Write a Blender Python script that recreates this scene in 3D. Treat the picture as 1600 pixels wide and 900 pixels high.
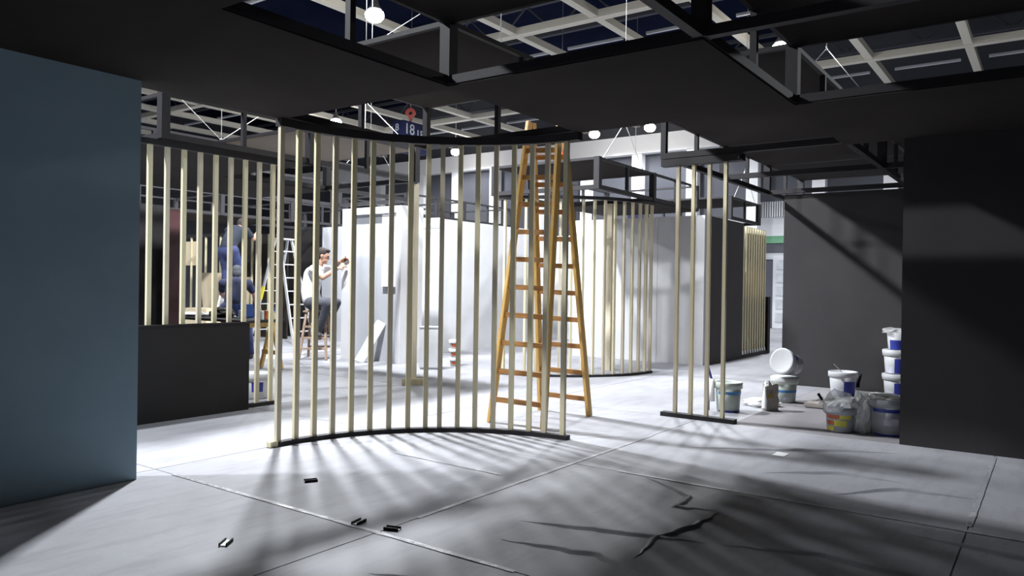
import bpy, bmesh, math, random
from mathutils import Vector, Matrix, noise
random.seed(7)
for o in list(bpy.data.objects): bpy.data.objects.remove(o)
SC = bpy.context.scene; COL = SC.collection
R = math.radians; PI = math.pi
YAW, PITCH, ROLL, EYE = R(35.67), math.atan(-4.2/1184), math.atan(.0148), 1.25
RT = Vector((math.sin(YAW), -math.cos(YAW), 0)); FW = Vector((math.cos(YAW), math.sin(YAW), 0))

# ---------------------------------------------------------------- camera, world, exposure
cam = bpy.data.cameras.new('camera'); co = bpy.data.objects.new('camera', cam); COL.objects.link(co)
fw = FW*math.cos(PITCH) + Vector((0,0,1))*math.sin(PITCH); up1 = Vector((0,0,1))*math.cos(PITCH) - FW*math.sin(PITCH)
rt = RT*math.cos(ROLL) + up1*math.sin(ROLL); up = up1*math.cos(ROLL) - RT*math.sin(ROLL)
co.matrix_world = Matrix(((rt.x,up.x,-fw.x,0),(rt.y,up.y,-fw.y,0),(rt.z,up.z,-fw.z,EYE),(0,0,0,1)))
cam.sensor_width = 36; cam.lens = 36*1184/1600; cam.clip_start = .05; cam.clip_end = 300
SC.camera = co
w = bpy.data.worlds.new('world'); SC.world = w; w.use_nodes = True
w.node_tree.nodes['Background'].inputs[0].default_value = (0,0,0,1)
w.node_tree.nodes['Background'].inputs[1].default_value = 0
SC.view_settings.view_transform = 'Standard'; SC.view_settings.look = 'None'
SC.view_settings.gamma = 1; SC.view_settings.use_curve_mapping = False
SC.view_settings.exposure = 0.42
LAMP_POWER = 1900.0

# ---------------------------------------------------------------- materials
MAT = {}
def mat(name, col, rough=.6, metal=0, col2=None, scale=8, stretch=(1,1,1), bump=0, bscale=None, emit=0, alpha=1, trans=0, coat=0, spec=.5, detail=4, lo=.35, hi=.65):
    m = bpy.data.materials.new(name); m.use_nodes = True; nt = m.node_tree; b = nt.nodes['Principled BSDF']
    b.inputs['Roughness'].default_value = rough; b.inputs['Metallic'].default_value = metal
    b.inputs['Base Color'].default_value = (*col,1); b.inputs['Specular IOR Level'].default_value = spec
    b.inputs['Coat Weight'].default_value = coat
    b.inputs['Coat Roughness'].default_value = .15
    if alpha < 1: b.inputs['Alpha'].default_value = alpha
    if trans: b.inputs['Transmission Weight'].default_value = trans
    if emit: b.inputs['Emission Color'].default_value = (*col,1); b.inputs['Emission Strength'].default_value = emit
    tc = nt.nodes.new('ShaderNodeTexCoord'); mp = nt.nodes.new('ShaderNodeMapping'); mp.inputs['Scale'].default_value = stretch
    nt.links.new(tc.outputs['Object'], mp.inputs[0])
    if col2:
        n = nt.nodes.new('ShaderNodeTexNoise'); n.inputs['Scale'].default_value = scale; n.inputs['Detail'].default_value = detail
        nt.links.new(mp.outputs[0], n.inputs['Vector'])
        r = nt.nodes.new('ShaderNodeValToRGB'); r.color_ramp.elements[0].color = (*col,1); r.color_ramp.elements[1].color = (*col2,1)
        r.color_ramp.elements[0].position = lo; r.color_ramp.elements[1].position = hi
        nt.links.new(n.outputs['Fac'], r.inputs[0]); nt.links.new(r.outputs[0], b.inputs['Base Color'])
    if bump:
        n2 = nt.nodes.new('ShaderNodeTexNoise'); n2.inputs['Scale'].default_value = bscale or scale; n2.inputs['Detail'].default_value = 5
        nt.links.new(mp.outputs[0], n2.inputs['Vector'])
        bp = nt.nodes.new('ShaderNodeBump'); bp.inputs['Strength'].default_value = bump; bp.inputs['Distance'].default_value = .02
        nt.links.new(n2.outputs['Fac'], bp.inputs['Height']); nt.links.new(bp.outputs[0], b.inputs['Normal'])
    MAT[name] = m; return m
mat('slab', (.30,.30,.32), .7, col2=(.38,.38,.41), scale=1.5, bump=.1, bscale=30)
mat('sheet', (.23,.23,.25), .6, col2=(.315,.318,.345), scale=.9, bump=.25, bscale=4, spec=.35, detail=9, lo=.30, hi=.68)
def scuffs(m):
    nt = m.node_tree; b = nt.nodes['Principled BSDF']; base = b.inputs['Base Color'].links[0].from_socket
    g = nt.nodes.new('ShaderNodeNewGeometry'); mp = nt.nodes.new('ShaderNodeMapping'); mp.inputs['Rotation'].default_value = (0,0,.35); mp.inputs['Scale'].default_value = (1.2,5,1)
    n = nt.nodes.new('ShaderNodeTexNoise'); n.inputs['Scale'].default_value = 1.6; n.inputs['Detail'].default_value = 8; n.inputs['Roughness'].default_value = .65
    n0 = [x for x in nt.nodes if x.type == 'TEX_NOISE'][0]; nt.links.new(g.outputs['Position'], n0.inputs['Vector'])
    nt.links.new(g.outputs['Position'], mp.inputs[0]); nt.links.new(mp.outputs[0], n.inputs['Vector'])
    r = nt.nodes.new('ShaderNodeValToRGB'); r.color_ramp.elements[0].position = .36; r.color_ramp.elements[0].color = (.86,.85,.86,1); r.color_ramp.elements[1].position = .52; r.color_ramp.elements[1].color = (1,1,1,1)
    mx = nt.nodes.new('ShaderNodeMix'); mx.data_type = 'RGBA'; mx.blend_type = 'MULTIPLY'; mx.inputs['Factor'].default_value = 1
    nt.links.new(n.outputs['Fac'], r.inputs[0]); nt.links.new(base, mx.inputs['A']); nt.links.new(r.outputs[0], mx.inputs['B']); nt.links.new(mx.outputs['Result'], b.inputs['Base Color'])
    for x in nt.nodes:
        if x.type == 'BUMP':
            nb = x.inputs['Height'].links[0].from_node; nt.links.new(g.outputs['Position'], nb.inputs['Vector'])
scuffs(MAT['sheet'])
mat('film_tape', (.36,.36,.39), .35, col2=(.30,.30,.33), scale=20, bump=.8, bscale=25, coat=.15)
mat('blue_paint', (.36,.51,.61), .8, col2=(.39,.54,.64), scale=3, spec=.2)
mat('dark_paint', (.035,.033,.036), .75, col2=(.042,.039,.042), scale=2, spec=.3)
mat('charcoal', (.012,.011,.012), .7, col2=(.016,.015,.016), scale=2, spec=.3)
mat('white_paint', (.54,.54,.56), .8, col2=(.60,.60,.62), scale=2, spec=.2)
mat('grey_paint', (.33,.34,.37), .7, col2=(.39,.40,.43), scale=1.4)
mat('frame', (.022,.021,.024), .6, col2=(.030,.028,.032), scale=6, spec=.25)
mat('fabric_beige', (.22,.19,.155), .9, col2=(.25,.215,.175), scale=2)
mat('fabric', (.030,.026,.025), .95, col2=(.038,.033,.031), scale=3, bump=.05, bscale=60, spec=.1)
mat('wood', (.66,.59,.39), .65, col2=(.76,.70,.49), scale=5, stretch=(6,6,.5), bump=.1)
mat('wood_grey', (.56,.50,.37), .65, col2=(.68,.62,.48), scale=5, stretch=(6,6,.5), bump=.1)
mat('ladder_wood', (.56,.33,.085), .45, col2=(.68,.44,.14), scale=5, stretch=(8,8,.6))
mat('rung_wood', (.26,.115,.035), .5, col2=(.40,.20,.06), scale=6, stretch=(8,1,8))
mat('ply', (.60,.50,.34), .7, col2=(.70,.60,.43), scale=2, stretch=(4,4,.5))
mat('dark_red', (.030,.005,.007), .6, col2=(.04,.007,.01), scale=3)
mat('black', (.007,.006,.007), .6, col2=(.011,.010,.011), scale=5, spec=.2)
mat('alu', (.62,.63,.65), .35, metal=.6, col2=(.70,.71,.73), scale=8)
mat('steel_wire', (.70,.70,.72), .4, metal=.5)
mat('beam', (.66,.63,.54), .6, col2=(.72,.69,.60), scale=2)
mat('roof', (.008,.011,.028), .9, col2=(.012,.015,.036), scale=.6, spec=0)
mat('hall_grey', (.085,.088,.105), .9, col2=(.105,.108,.125), scale=.5, spec=.1)
mat('hall_light', (.40,.41,.44), .8, col2=(.62,.63,.66), scale=.5)
mat('column_white', (.86,.87,.90), .6, col2=(.9,.9,.92), scale=1)
mat('green', (.10,.26,.15), .7, col2=(.13,.3,.18), scale=1)
mat('lens', (1,.97,.92), .5, emit=40)
mat('lamp_shell', (.10,.10,.11), .5, col2=(.14,.14,.15), scale=5)
mat('sign_blue', (.005,.009,.055), .7, col2=(.007,.011,.066), scale=3)
mat('sign_white', (.5,.52,.56), .6)
mat('red', (.62,.07,.04), .4, col2=(.7,.1,.06), scale=4)
mat('plastic_white', (.50,.51,.53), .45, col2=(.57,.58,.60), scale=4)
mat('plastic_milk', (.40,.45,.42), .4, col2=(.50,.54,.51), scale=6, lo=.3, hi=.7)
mat('plastic_grey', (.33,.35,.38), .4, col2=(.43,.45,.48), scale=5)
mat('label_blue', (.02,.03,.26), .4, col2=(.03,.045,.32), scale=6)
mat('label_cyan', (.03,.16,.42), .4, col2=(.05,.22,.5), scale=9)
mat('label_grey', (.5,.52,.62), .5, col2=(.66,.67,.74), scale=25)
mat('label_yellow', (.62,.58,.05), .4, col2=(.70,.66,.12), scale=9)
mat('label_red', (.52,.10,.04), .4, col2=(.62,.2,.06), scale=9)
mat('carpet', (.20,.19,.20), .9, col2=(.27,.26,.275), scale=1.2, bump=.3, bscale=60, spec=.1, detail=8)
mat('stool_wood', (.24,.16,.115), .7, col2=(.33,.24,.18), scale=6)
mat('film', (.80,.82,.84), .15, col2=(.9,.9,.92), scale=8, bump=.8, bscale=14, alpha=.45, coat=.6)
mat('film_dense', (.72,.74,.74), .25, col2=(.82,.82,.80), scale=8, bump=.8, bscale=14, alpha=.8, coat=.6)
mat('paper_bag', (.33,.30,.28), .85, col2=(.42,.38,.35), scale=7, bump=.4, bscale=12)
mat('paper', (.85,.85,.85), .8)
mat('ochre', (.36,.24,.06), .8)
mat('skin', (.36,.205,.14), .55, col2=(.41,.24,.17), scale=9)
mat('hair', (.014,.009,.008), .8, col2=(.022,.014,.012), scale=30)
mat('hair_grey', (.018,.021,.028), .8, col2=(.03,.034,.042), scale=30)
mat('tee_white', (.62,.63,.66), .85, col2=(.84,.84,.86), scale=6, bump=.3, bscale=12)
mat('tee_navy', (.006,.009,.034), .9, col2=(.008,.012,.044), scale=6, bump=.3, bscale=12)
mat('tee_dark', (.006,.010,.020), .9, col2=(.009,.014,.026), scale=6, bump=.3, bscale=12)
mat('jeans_dark', (.045,.047,.062), .9, col2=(.065,.068,.085), scale=9, bump=.3, bscale=14)
mat('jeans_blue', (.016,.023,.075), .9, col2=(.027,.038,.11), scale=9, bump=.3, bscale=14)
mat('shoe', (.03,.03,.035), .6)
mat('shoe_white', (.6,.6,.6), .6)
mat('eye', (.05,.04,.04), .3)
mat('yellow', (.65,.55,.05), .4); mat('blue_plastic', (.03,.09,.36), .4, col2=(.04,.12,.42), scale=5)
mat('cloth_white', (.72,.72,.74), .9, col2=(.8,.8,.82), scale=10, bump=.5)

# ---------------------------------------------------------------- helpers
def mesh_of(bm, name, smooth=False):
    me = bpy.data.meshes.new(name); bmesh.ops.recalc_face_normals(bm, faces=bm.faces[:]); bm.to_mesh(me); bm.free()
    if smooth:
        for p in me.polygons: p.use_smooth = True
    return me
def link(name, me, m=None, parent=None, loc=(0,0,0), rot=(0,0,0), scale=(1,1,1)):
    o = bpy.data.objects.new(name, me); COL.objects.link(o)
    if m is not None and me is not None:
        if not me.materials: me.materials.append(MAT[m])
        elif me.materials[0] is not MAT[m]:
            me = me.copy(); me.materials[0] = MAT[m]; o.data = me
    o.location = loc; o.rotation_euler = rot; o.scale = scale
    if parent: o.parent = parent
    return o
def tag(o, label=None, cat=None, group=None, kind=None):
    if label: o['label'] = label
    if cat: o['category'] = cat
    if group: o['group'] = group
    if kind: o['kind'] = kind
    return o
def thing(name, label, cat, loc=(0,0,0), rz=0, group=None):
    o = link(name, None, loc=loc, rot=(0,0,rz)); return tag(o, label, cat, group)
def struct(name, me, m, label=None, **k):
    o = link(name, me, m, **k); o['kind'] = 'structure'
    if label: o['label'] = label
    return o
_unit = {}
def unit(m, bevel=0):
    k = (m, bevel)
    if k not in _unit:
        bm = bmesh.new(); bmesh.ops.create_cube(bm, size=1)
        me = mesh_of(bm, 'unit_box'); me.materials.append(MAT[m]); _unit[k] = me
    return _unit[k]
def ubox(name, m, parent, lo, hi, base=None):
    """box piece from corner lo to hi in world coords, sharing one mesh per material"""
    c = [(a+b)/2 for a, b in zip(lo, hi)]; s = [abs(b-a) for a, b in zip(lo, hi)]
    p = parent.location if (parent and base is None) else Vector((0,0,0))
    return link(name, unit(m), None, parent, Vector(c)-p, scale=s)
def add_box(bm, lo, hi, M=None):
    c = [(a+b)/2 for a, b in zip(lo, hi)]; s = [abs(b-a) for a, b in zip(lo, hi)]
    mm = Matrix.Translation(c) @ Matrix.Diagonal((*s,1))
    bmesh.ops.create_cube(bm, size=1, matrix=(M @ mm) if M else mm)
def box_me(lo, hi, bevel=0, M=None):
    bm = bmesh.new(); add_box(bm, lo, hi, M)
    if bevel: bmesh.ops.bevel(bm, geom=bm.edges[:], offset=bevel, segments=2, affect='EDGES')
    return mesh_of(bm, 'box')
def bar_me(a, b, w, t, bevel=0, upv=(0,0,1)):
    """rectangular bar from a to b, w across, t thick"""
    a, b = Vector(a), Vector(b); d = b-a; L = d.length; z = d.normalized(); u = Vector(upv)
    x = u.cross(z)
    if x.length < 1e-4: x = Vector((1,0,0))
    x.normalize(); y = z.cross(x)
    M = Matrix(((x.x,y.x,z.x,a.x),(x.y,y.y,z.y,a.y),(x.z,y.z,z.z,a.z),(0,0,0,1)))
    return box_me((-w/2,-t/2,0), (w/2,t/2,L), bevel, M)
def tube(bm, pts, r, seg=8, caps=True):
    """tube through pts, r number or list"""
    pts = [Vector(p) for p in pts]; n = len(pts); rings = []
    for i, p in enumerate(pts):
        d = (pts[min(i+1,n-1)] - pts[max(i-1,0)]).normalized()
        x = d.cross(Vector((0,0,1)))
        if x.length < 1e-3: x = d.cross(Vector((0,1,0)))
        x.normalize(); y = d.cross(x); rr = r[i] if isinstance(r, (list,tuple)) else r
        rings.append([bm.verts.new(p + x*rr*math.cos(2*PI*k/seg) + y*rr*math.sin(2*PI*k/seg)) for k in range(seg)])
    for a, b in zip(rings, rings[1:]):
        for k in range(seg): bm.faces.new((a[k], a[(k+1)%seg], b[(k+1)%seg], b[k]))
    if caps: bm.faces.new(rings[0]); bm.faces.new(rings[-1])
def tube_me(pts, r, seg=8):
    bm = bmesh.new(); tube(bm, pts, r, seg); return mesh_of(bm, 'tube', True)
def lathe_me(prof, seg=32, a0=0, a1=2*PI):
    """revolve (r,z) profile"""
    bm = bmesh.new(); full = abs(a1-a0-2*PI) < 1e-6; n = seg if full else seg+1
    rings = [[bm.verts.new((r*math.cos(a0+(a1-a0)*k/seg), r*math.sin(a0+(a1-a0)*k/seg), z)) for k in range(n)] for r, z in prof]
    for a, b in zip(rings, rings[1:]):
        for k in range(seg):
            f = [a[k], a[(k+1)%n], b[(k+1)%n], b[k]]
            bm.faces.new(f)
    bmesh.ops.remove_doubles(bm, verts=bm.verts[:], dist=1e-5)
    return mesh_of(bm, 'lathe', True)
def arc_me(cx, cy, r, a0, a1, w, z0, z1, seg=40):
    bm = bmesh.new(); cols = []
    for k in range(seg+1):
        a = a0+(a1-a0)*k/seg; c, s = math.cos(a), math.sin(a)
        cols.append([bm.verts.new((cx+(r+q)*c, cy+(r+q)*s, z)) for q, z in ((-w/2,z0),(w/2,z0),(w/2,z1),(-w/2,z1))])
    for a, b in zip(cols, cols[1:]):
        for k in range(4): bm.faces.new((a[k], a[(k+1)%4], b[(k+1)%4], b[k]))
    bm.faces.new(cols[0]); bm.faces.new(cols[-1])
    return mesh_of(bm, 'arc')

# ================================================================= THE HALL
HZ = 6.95
X0, X1, Y0, Y1 = -9., 24.6, -13., 34.
struct('floor', box_me((X0,Y0,-.1), (X1,Y1,-.004)), 'slab', 'pale grey hall floor covered with protective sheeting')
floor = bpy.data.objects['floor']
FX = [-3., -1.1, .8, 2.7, 4.6, 6.88]; FY = [-4.42, -2.03, .36, 2.75, 4.82, 6.46]
for i in range(len(FX)-1):
    for j in range(len(FY)-1):
        g = .004
        ubox('floor_sheet', 'sheet', floor, (FX[i]+g, FY[j]+g, -.006), (FX[i+1]-g, FY[j+1]-g, .0))
GXF = [6.88, 10.2, 13.5, 16.8, 20.1]; GYF = [-2.03, 1.2, 4.6, 8.0, 11.4, 14.8]
for i in range(4):
    for j in range(5):
        if i == 0 and j < 2: continue
        ubox('floor_sheet', 'sheet', floor, (GXF[i]+.004, GYF[j]+.004, -.006), (GXF[i+1]-.004, GYF[j+1]-.004, -.001))
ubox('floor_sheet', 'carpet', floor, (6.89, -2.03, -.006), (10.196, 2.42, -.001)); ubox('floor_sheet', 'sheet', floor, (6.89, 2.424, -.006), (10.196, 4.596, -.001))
ubox('floor_sheet', 'sheet', floor, (2.7, 6.468, -.006), (6.872, 14.8, -.001))
FOLDS = [[(4.6,2.2),(4.3,1.75),(4.05,1.75),(4.15,1.5)],[(4.14,1.5),(3.8,1.52),(3.5,1.6),(3.1,1.55)],[(3.6,1.3),(3.75,.9),(3.7,.4),(3.85,0.)],[(3.0,2.2),(3.1,1.7),(2.95,1.3)],[(3.3,2.3),(3.45,1.8),(3.6,1.3)],
 [(5.6,2.4),(6.0,1.7),(6.3,1.3),(6.5,.9)],[(5.2,1.6),(5.5,1.2),(5.5,.7)],[(4.9,1.1),(5.3,.8),(5.35,.3)],[(4.35,.6),(4.3,.1),(4.4,-.4)],[(2.3,2.4),(2.45,2.0),(2.4,1.6)]]
for f in FOLDS:
    P = [Vector((*q,0)) for q in f]; pts = []
    for a, b in zip(P, P[1:]):
        for k in range(8): pts.append(a.lerp(b, k/8) + Vector((noise.noise(a*3+b*k)*.02, noise.noise(b*3+a*k)*.02, 0)))
    bm = bmesh.new(); rows = []
    for k, q in enumerate(pts):
        dv = (pts[min(k+1,len(pts)-1)]-pts[max(k-1,0)]).normalized(); sv = Vector((-dv.y,dv.x,0)); e = math.sin(PI*k/(len(pts)-1))
        rows.append([bm.verts.new(q+sv*w_*e+Vector((0,0,h_*e+.0005))) for w_, h_ in ((-.035,0),(-.010,.010),(.004,.018),(.012,.008),(.022,0))])
    for r0, r1 in zip(rows, rows[1:]):
        for k in range(4): bm.faces.new((r0[k],r0[k+1],r1[k+1],r1[k]))
    link('sheet_fold', mesh_of(bm,'fold',True), 'sheet', floor)
# roof with its beams
roof = struct('ceiling', box_me((X0,Y0,9.2), (X1,Y1,9.4)), 'roof', 'dark navy hall roof with a grid of cream beams')
for k in range(23):
    y = -10.88 + 2.1*k
    ubox('beam', 'beam', roof, (X0,y-.09,HZ), (X1,y+.09,HZ+.16))
for x in (-4.6, 1.6, 7.85, 14.1, 20.35):
    ubox('beam', 'beam', roof, (x-.11,Y0,HZ-.02), (x+.11,Y1,HZ+.14))
for x in (3.4, 9.65, 15.9, 22.0):
    for k in range(21):
        y = -10.88 + 2.1*k
        ubox('strip_light_tray', 'hall_light', roof, (x-.035,y+.3,HZ+.1), (x+.035,y+1.8,HZ+.16))
for x in (-2., 4.7, 11., 17.2, 23.2):      # truss chords high under the roof
    ubox('truss_chord', 'hall_grey', roof, (x-.06,Y0,8.9), (x+.06,Y1,9.0)); ubox('truss_chord', 'hall_grey', roof, (x-.06,Y0,8.0), (x+.06,Y1,8.1))
    bm = bmesh.new(); y = Y0
    while y < Y1-1:
        tube(bm, [(x,y,8.05),(x,y+1,8.95)], .03, 5); tube(bm, [(x,y+1,8.95),(x,y+2,8.05)], .03, 5); y += 2
    link('truss_web', mesh_of(bm,'web'), 'hall_grey', roof)
# hall walls
wb = struct('wall_back', box_me((X1,Y0,0), (X1+.3,Y1,9.4)), 'hall_grey', 'grey far wall of the hall with white columns')
ubox('wall_beam', 'column_white', wb, (X1-.35,Y0,5.95), (X1,Y1,6.6))
for y in (-5.8, -2.3, 1.9, 3.95, 5.95, 8.0, 10.05, 12.1, 14.2, 16.3, 18.45, 20.45, 22.4, 25., 28.):
    ubox('column', 'column_white', wb, (X1-.30,y-.19,0), (X1,y+.19,5.95))
ubox('wall_band', 'hall_light', wb, (X1-.05,-6,2.95), (X1,10.5,3.55))
ubox('green_stripe', 'green', wb, (X1-.06,-6,2.72), (X1,10.5,2.95))
for k in range(26): ubox('corrugated_rib', 'hall_light', wb, (X1-.10,6.1+k*.075,3.55), (X1,6.135+k*.075,4.05))
ubox('dado', 'plastic_grey', wb, (X1-.08,-6,2.2), (X1,10.5,2.4))
d = struct('door_1', box_me((X1-.1,6.45,0), (X1-.01,7.35,2.33), .01), 'hall_light', 'pale door in the far hall wall')
for k in range(5): link('door_panel', box_me((X1-.13,6.75,.2+k*.42), (X1-.1,7.25,.5+k*.42)), 'plastic_grey', d)
for n, lo, hi in (('wall_left_hall',(X0,Y1,0),(X1,Y1+.3,9.4)), ('wall_right_hall',(X0,Y0-.3,0),(X1,Y0,9.4)), ('wall_behind_camera',(X0-.3,Y0,0),(X0,Y1,9.4))):
    struct(n, box_me(lo,hi), 'hall_grey')
# hall lamps
shell = lathe_me([(.03,.34),(.06,.32),(.08,.2),(.13,.12),(.135,.10),(.12,.09),(0,.095)], 28)
lens = lathe_me([(0,-.14),(.07,-.13),(.13,-.10),(.17,-.05),(.185,0),(.17,.05),(.12,.092)], 28)
LAMPS = [(10.3,10.75,'hall lamp over the white partition block, largest glow under the beams',.8,None),
 (16.5,4.85,'hall lamp peeping past the corner of a ceiling panel',.7,None),
 (22.5,12.8,'hall lamp in front of the far wall beside the ladder',.25,None), (22.5,10.75,'hall lamp in front of the far wall beside the square frame',.25,None),
 (22.7,19.1,'hall lamp seen between slats of the curved screen',.25,None), (16.5,20.9,'hall lamp beside the end post of the curved screen',.4,None),
 (16.5,18.93,'hall lamp above the rail of the curved screen',.4,None),
 # lamps of the same hall ceiling, outside the picture, at the same height
 (6.0,7.6,'hall lamp over the open aisle behind the curved screen',1.9,'aisle'), (6.0,13.8,'hall lamp over the workers at the table',.6,'workers'),
 (-.2,7.6,'hall lamp over the aisle beyond the light blue wall',1.3,'blue_wall'), (16.5,-1.3,'hall lamp beyond the dark right wall',.3,'right_wall'),
 (10.3,4.8,'unseen hall lamp added over the passage to brighten the white partition',.6,'passage')]  # last entry: unseen lamp added to lift the white partition's brightness
for x, y, lab, pw, off in LAMPS:
    sfx = '_%s_offscreen' % off if off else ''
    t = thing('hall_lamp'+sfx, lab, 'lamp', (x,y,6.42), group='hall lamps under the roof beams')
    link('lamp_shade', shell, 'lamp_shell', t); link('lamp_lens'+sfx, lens, 'lens', t)
    link('hanging_rod', tube_me([(0,0,.33),(0,0,2.78)], .012), 'steel_wire', t)
    l = bpy.data.lights.new('lamp_light'+sfx, 'SPOT'); l.energy = LAMP_POWER*pw; l.shadow_soft_size = .2; l.color = (.93,.965,1)
    l.spot_size = R(172); l.spot_blend = .35
    lo = bpy.data.objects.new('lamp_light'+sfx, l); COL.objects.link(lo); lo.parent = t; lo.location = (0,0,-.19)

# ================================================================= BOOTH FRAMES
gx = [.37,2.01,3.65,5.28,6.90,8.54,10.17,11.8,13.4,15.0]
gy = [-1.81,-.17,1.47,3.14,4.80,6.45,8.08,9.70,11.35,13.0,14.6]   # index j-? : cell j spans gy[j+1]..gy[j+2]
ZL, ZU, TB, TU = 2.56, 2.92, .055, .032
def frame(name, label, cells, group=None, m='frame'):
    xs = [c[0] for c in cells]; ys = [c[1] for c in cells]
    t = thing(name, label, 'overhead frame', (gx[min(xs)], gy[min(ys)+1], ZL-TB), group=group)
    edges = set(); nodes = set()
    for i, j, lv, *pm in cells:
        pm = pm[0] if pm else 'fabric'
        x0, x1, y0, y1 = gx[i], gx[i+1], gy[j+1], gy[j+2]
        edges |= {(x0,y0,x1,y0),(x0,y1,x1,y1),(x0,y0,x0,y1),(x1,y0,x1,y1)}
        nodes |= {(x0,y0),(x1,y0),(x0,y1),(x1,y1)}
        if lv == 'L': ubox('ceiling_panel', pm, t, (x0-.02,y0-.02,ZL-TB-.012), (x1+.02,y1+.02,ZL-TB))
        if lv == 'U': ubox('ceiling_panel', pm, t, (x0+.017,y0+.017,ZU-.030), (x1-.017,y1-.017,ZU-.008))
    h = TB/2
    for x0, y0, x1, y1 in sorted(edges):
        gap = (x0,y0,x1,y1) == (gx[3],gy[3],gx[4],gy[3])   # no lower rail on this side
        for z, th, mm in ((ZL,TB,m),(ZU,TU,'frame'))[1 if gap else 0:]:
            h = th/2
            if y0 == y1: ubox('rail', mm, t, (x0+h,y0-h,z-th), (x1-h,y0+h,z))
            else: ubox('rail', mm, t, (x0-h,y0+h,z-th), (x0+h,y1-h,z))
        mx, my = (x0+x1)/2, (y0+y1)/2
        if gap or (x0 == x1 and (x0,y0) != (gx[3],gy[3])): continue
        ubox('mid_post', m, t, (mx-.02,my-.02,ZL), (mx+.02,my+.02,ZU-TU))
    for x, y in sorted(nodes):
        q = .026 if (x,y) in ((gx[3],gy[4]),(gx[4],gy[3])) else .04
        ubox('corner_post', m, t, (x-q,y-q,ZL-TB), (x+q,y+q,ZU))
    return t
frame('overhead_frame', 'black booth ceiling frame with staggered dark panels above the curved slat screen',
  [(0,2,'L'),(1,2,'L'),(1,1,'U'),(0,1,'L'),(2,1,'L'),(2,2,'U'),(2,0,'U'),(3,0,'L'),(3,1,'U'),(0,0,'U'),(1,0,None),
   (4,1,'U'),(5,1,'U'),(6,1,'U'),(4,0,'U'),(5,0,'U')])
frame('overhead_frame', 'ceiling frame with a beige underside over the left slat screen and work table', [(2,4,'L'),(2,5,'L'),(3,4,'U','fabric_beige'),(3,5,'L'),(4,5,None)])
frame('overhead_frame', 'ceiling frame with a grey raised panel above the far curved slat screen', [(5,3,'U'),(6,3,'L')], m='frame')
frame('overhead_frame', 'open ceiling frame over the far white partition, without panels', [(6,6,None),(7,6,None)], m='frame')
frame('overhead_frame', 'ceiling frame over the dense slat wall near the far door', [(8,3,'U'),(8,4,'L')], m='frame')
frame('overhead_frame', 'dark ceiling frame far behind the aluminium stepladder', [(5,8,'L'),(6,8,None),(4,8,'L')], m='frame')

# ================================================================= WALLS
struct('wall_left', box_me((-6.,4.66,0), (2.49,4.78,2.495)), 'blue_paint', 'light blue painted booth wall')
struct('wall_right', box_me((6.87,-5.,0), (6.99,1.02,2.494)), 'dark_paint', 'dark grey booth wall beside the paint buckets')
struct('wall_rear', box_me((10.22,-4.,0), (10.34,2.93,2.494)), 'dark_paint', 'dark grey wall behind the paint buckets')
t = thing('parapet', 'low black counter panel in front of the left slat screen', 'panel', (3.3,6.42,0))
link('panel_board', box_me((-.9,-.03,0), (1.22,.0,.84)), 'charcoal', t); link('panel_cap', box_me((-.9,-.035,.84), (1.225,.03,.855)), 'charcoal', t)
link('panel_return', box_me((1.19,.0,0), (1.22,.03,.84)), 'charcoal', t)
# white partition block
t = thing('partition_block', 'tall white partition block where the man in the white T-shirt works', 'partition', (8.54,8.92,0))
link('side_panel', box_me((0,.46,0), (.5,.68,2.47)), 'white_paint', t); link('side_panel', box_me((0,-.66,0), (.5,-.55,2.47)), 'white_paint', t)
link('recessed_panel', box_me((.10,-.55,0), (.45,.46,2.36)), 'grey_paint', t); link('header', box_me((0,-.55,2.36), (.5,.46,2.47)), 'white_paint', t)
link('raised_panel', box_me((.04,-.55,1.2), (.10,-.20,2.36)), 'white_paint', t)
bm = bmesh.new(); tube(bm, [(.07,.02,2.3),(.07,.0,1.8),(.07,.03,1.2),(.07,.0,.7),(.05,.1,.1)], .008, 6); link('cable', mesh_of(bm,'cable',True), 'black', t)
t = thing('partition_wall', 'white corner partition with faint cross shadows behind the curved screen', 'partition', (10.48,9.15,0))
link('end_panel', box_me((0,0,0), (.1,.56,2.47)), 'white_paint', t); link('long_panel', box_me((.1,0,0), (3.1,.1,2.45)), 'white_paint', t); link('top_band', box_me((-.01,-.01,2.28), (.0,.56,2.33)), 'grey_paint', t)
t = thing('partition_wall', 'bright white partition behind the far curved slat screen', 'partition', (11.75,4.62,0))
for k in range(3): link('wall_panel', box_me((0,k*.82,0), (.1,k*.82+.815,2.43)), 'white_paint', t)
t = thing('partition_wall', 'charcoal partition between the white wall and the dense slats', 'partition', (11.86,4.56,0))
for k in range(2): link('wall_panel', box_me((.0+k*.8,0,0), (.795+k*.8,.08,2.42)), 'dark_paint', t)
t = thing('partition_wall', 'grey partition with a doorway between the two white walls', 'partition', (15.4,8.2,0))
link('wall_panel', box_me((0,-1.7,0), (.1,.15,2.45)), 'grey_paint', t); link('wall_panel', box_me((0,.8,0), (.1,3,2.45)), 'white_paint', t); link('header', box_me((0,.15,2.1), (.1,.8,2.45)), 'white_paint', t)
link('door_leaf', box_me((.3,.15,0), (.35,.8,2.0)), 'blue_plastic', t)
t = thing('partition_wall', 'dark navy partition behind the aluminium stepladder', 'partition', (11.2,14.75,0))
for k in range(3): link('wall_panel', box_me((0,-1.5+k*1.2,0), (.1,-.31+k*1.2,2.45)), 'sign_blue' if k == 5 else 'charcoal', t)
t = thing('partition_wall', 'grey partition left of the white block, behind the man in the white T-shirt', 'partition', (11.0,12.55,0))
link('wall_panel', box_me((0,-.5,0), (.1,.45,2.45)), 'grey_paint', t); link('trim', box_me((-.02,.45,0), (.1,.53,2.5)), 'black', t)
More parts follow.
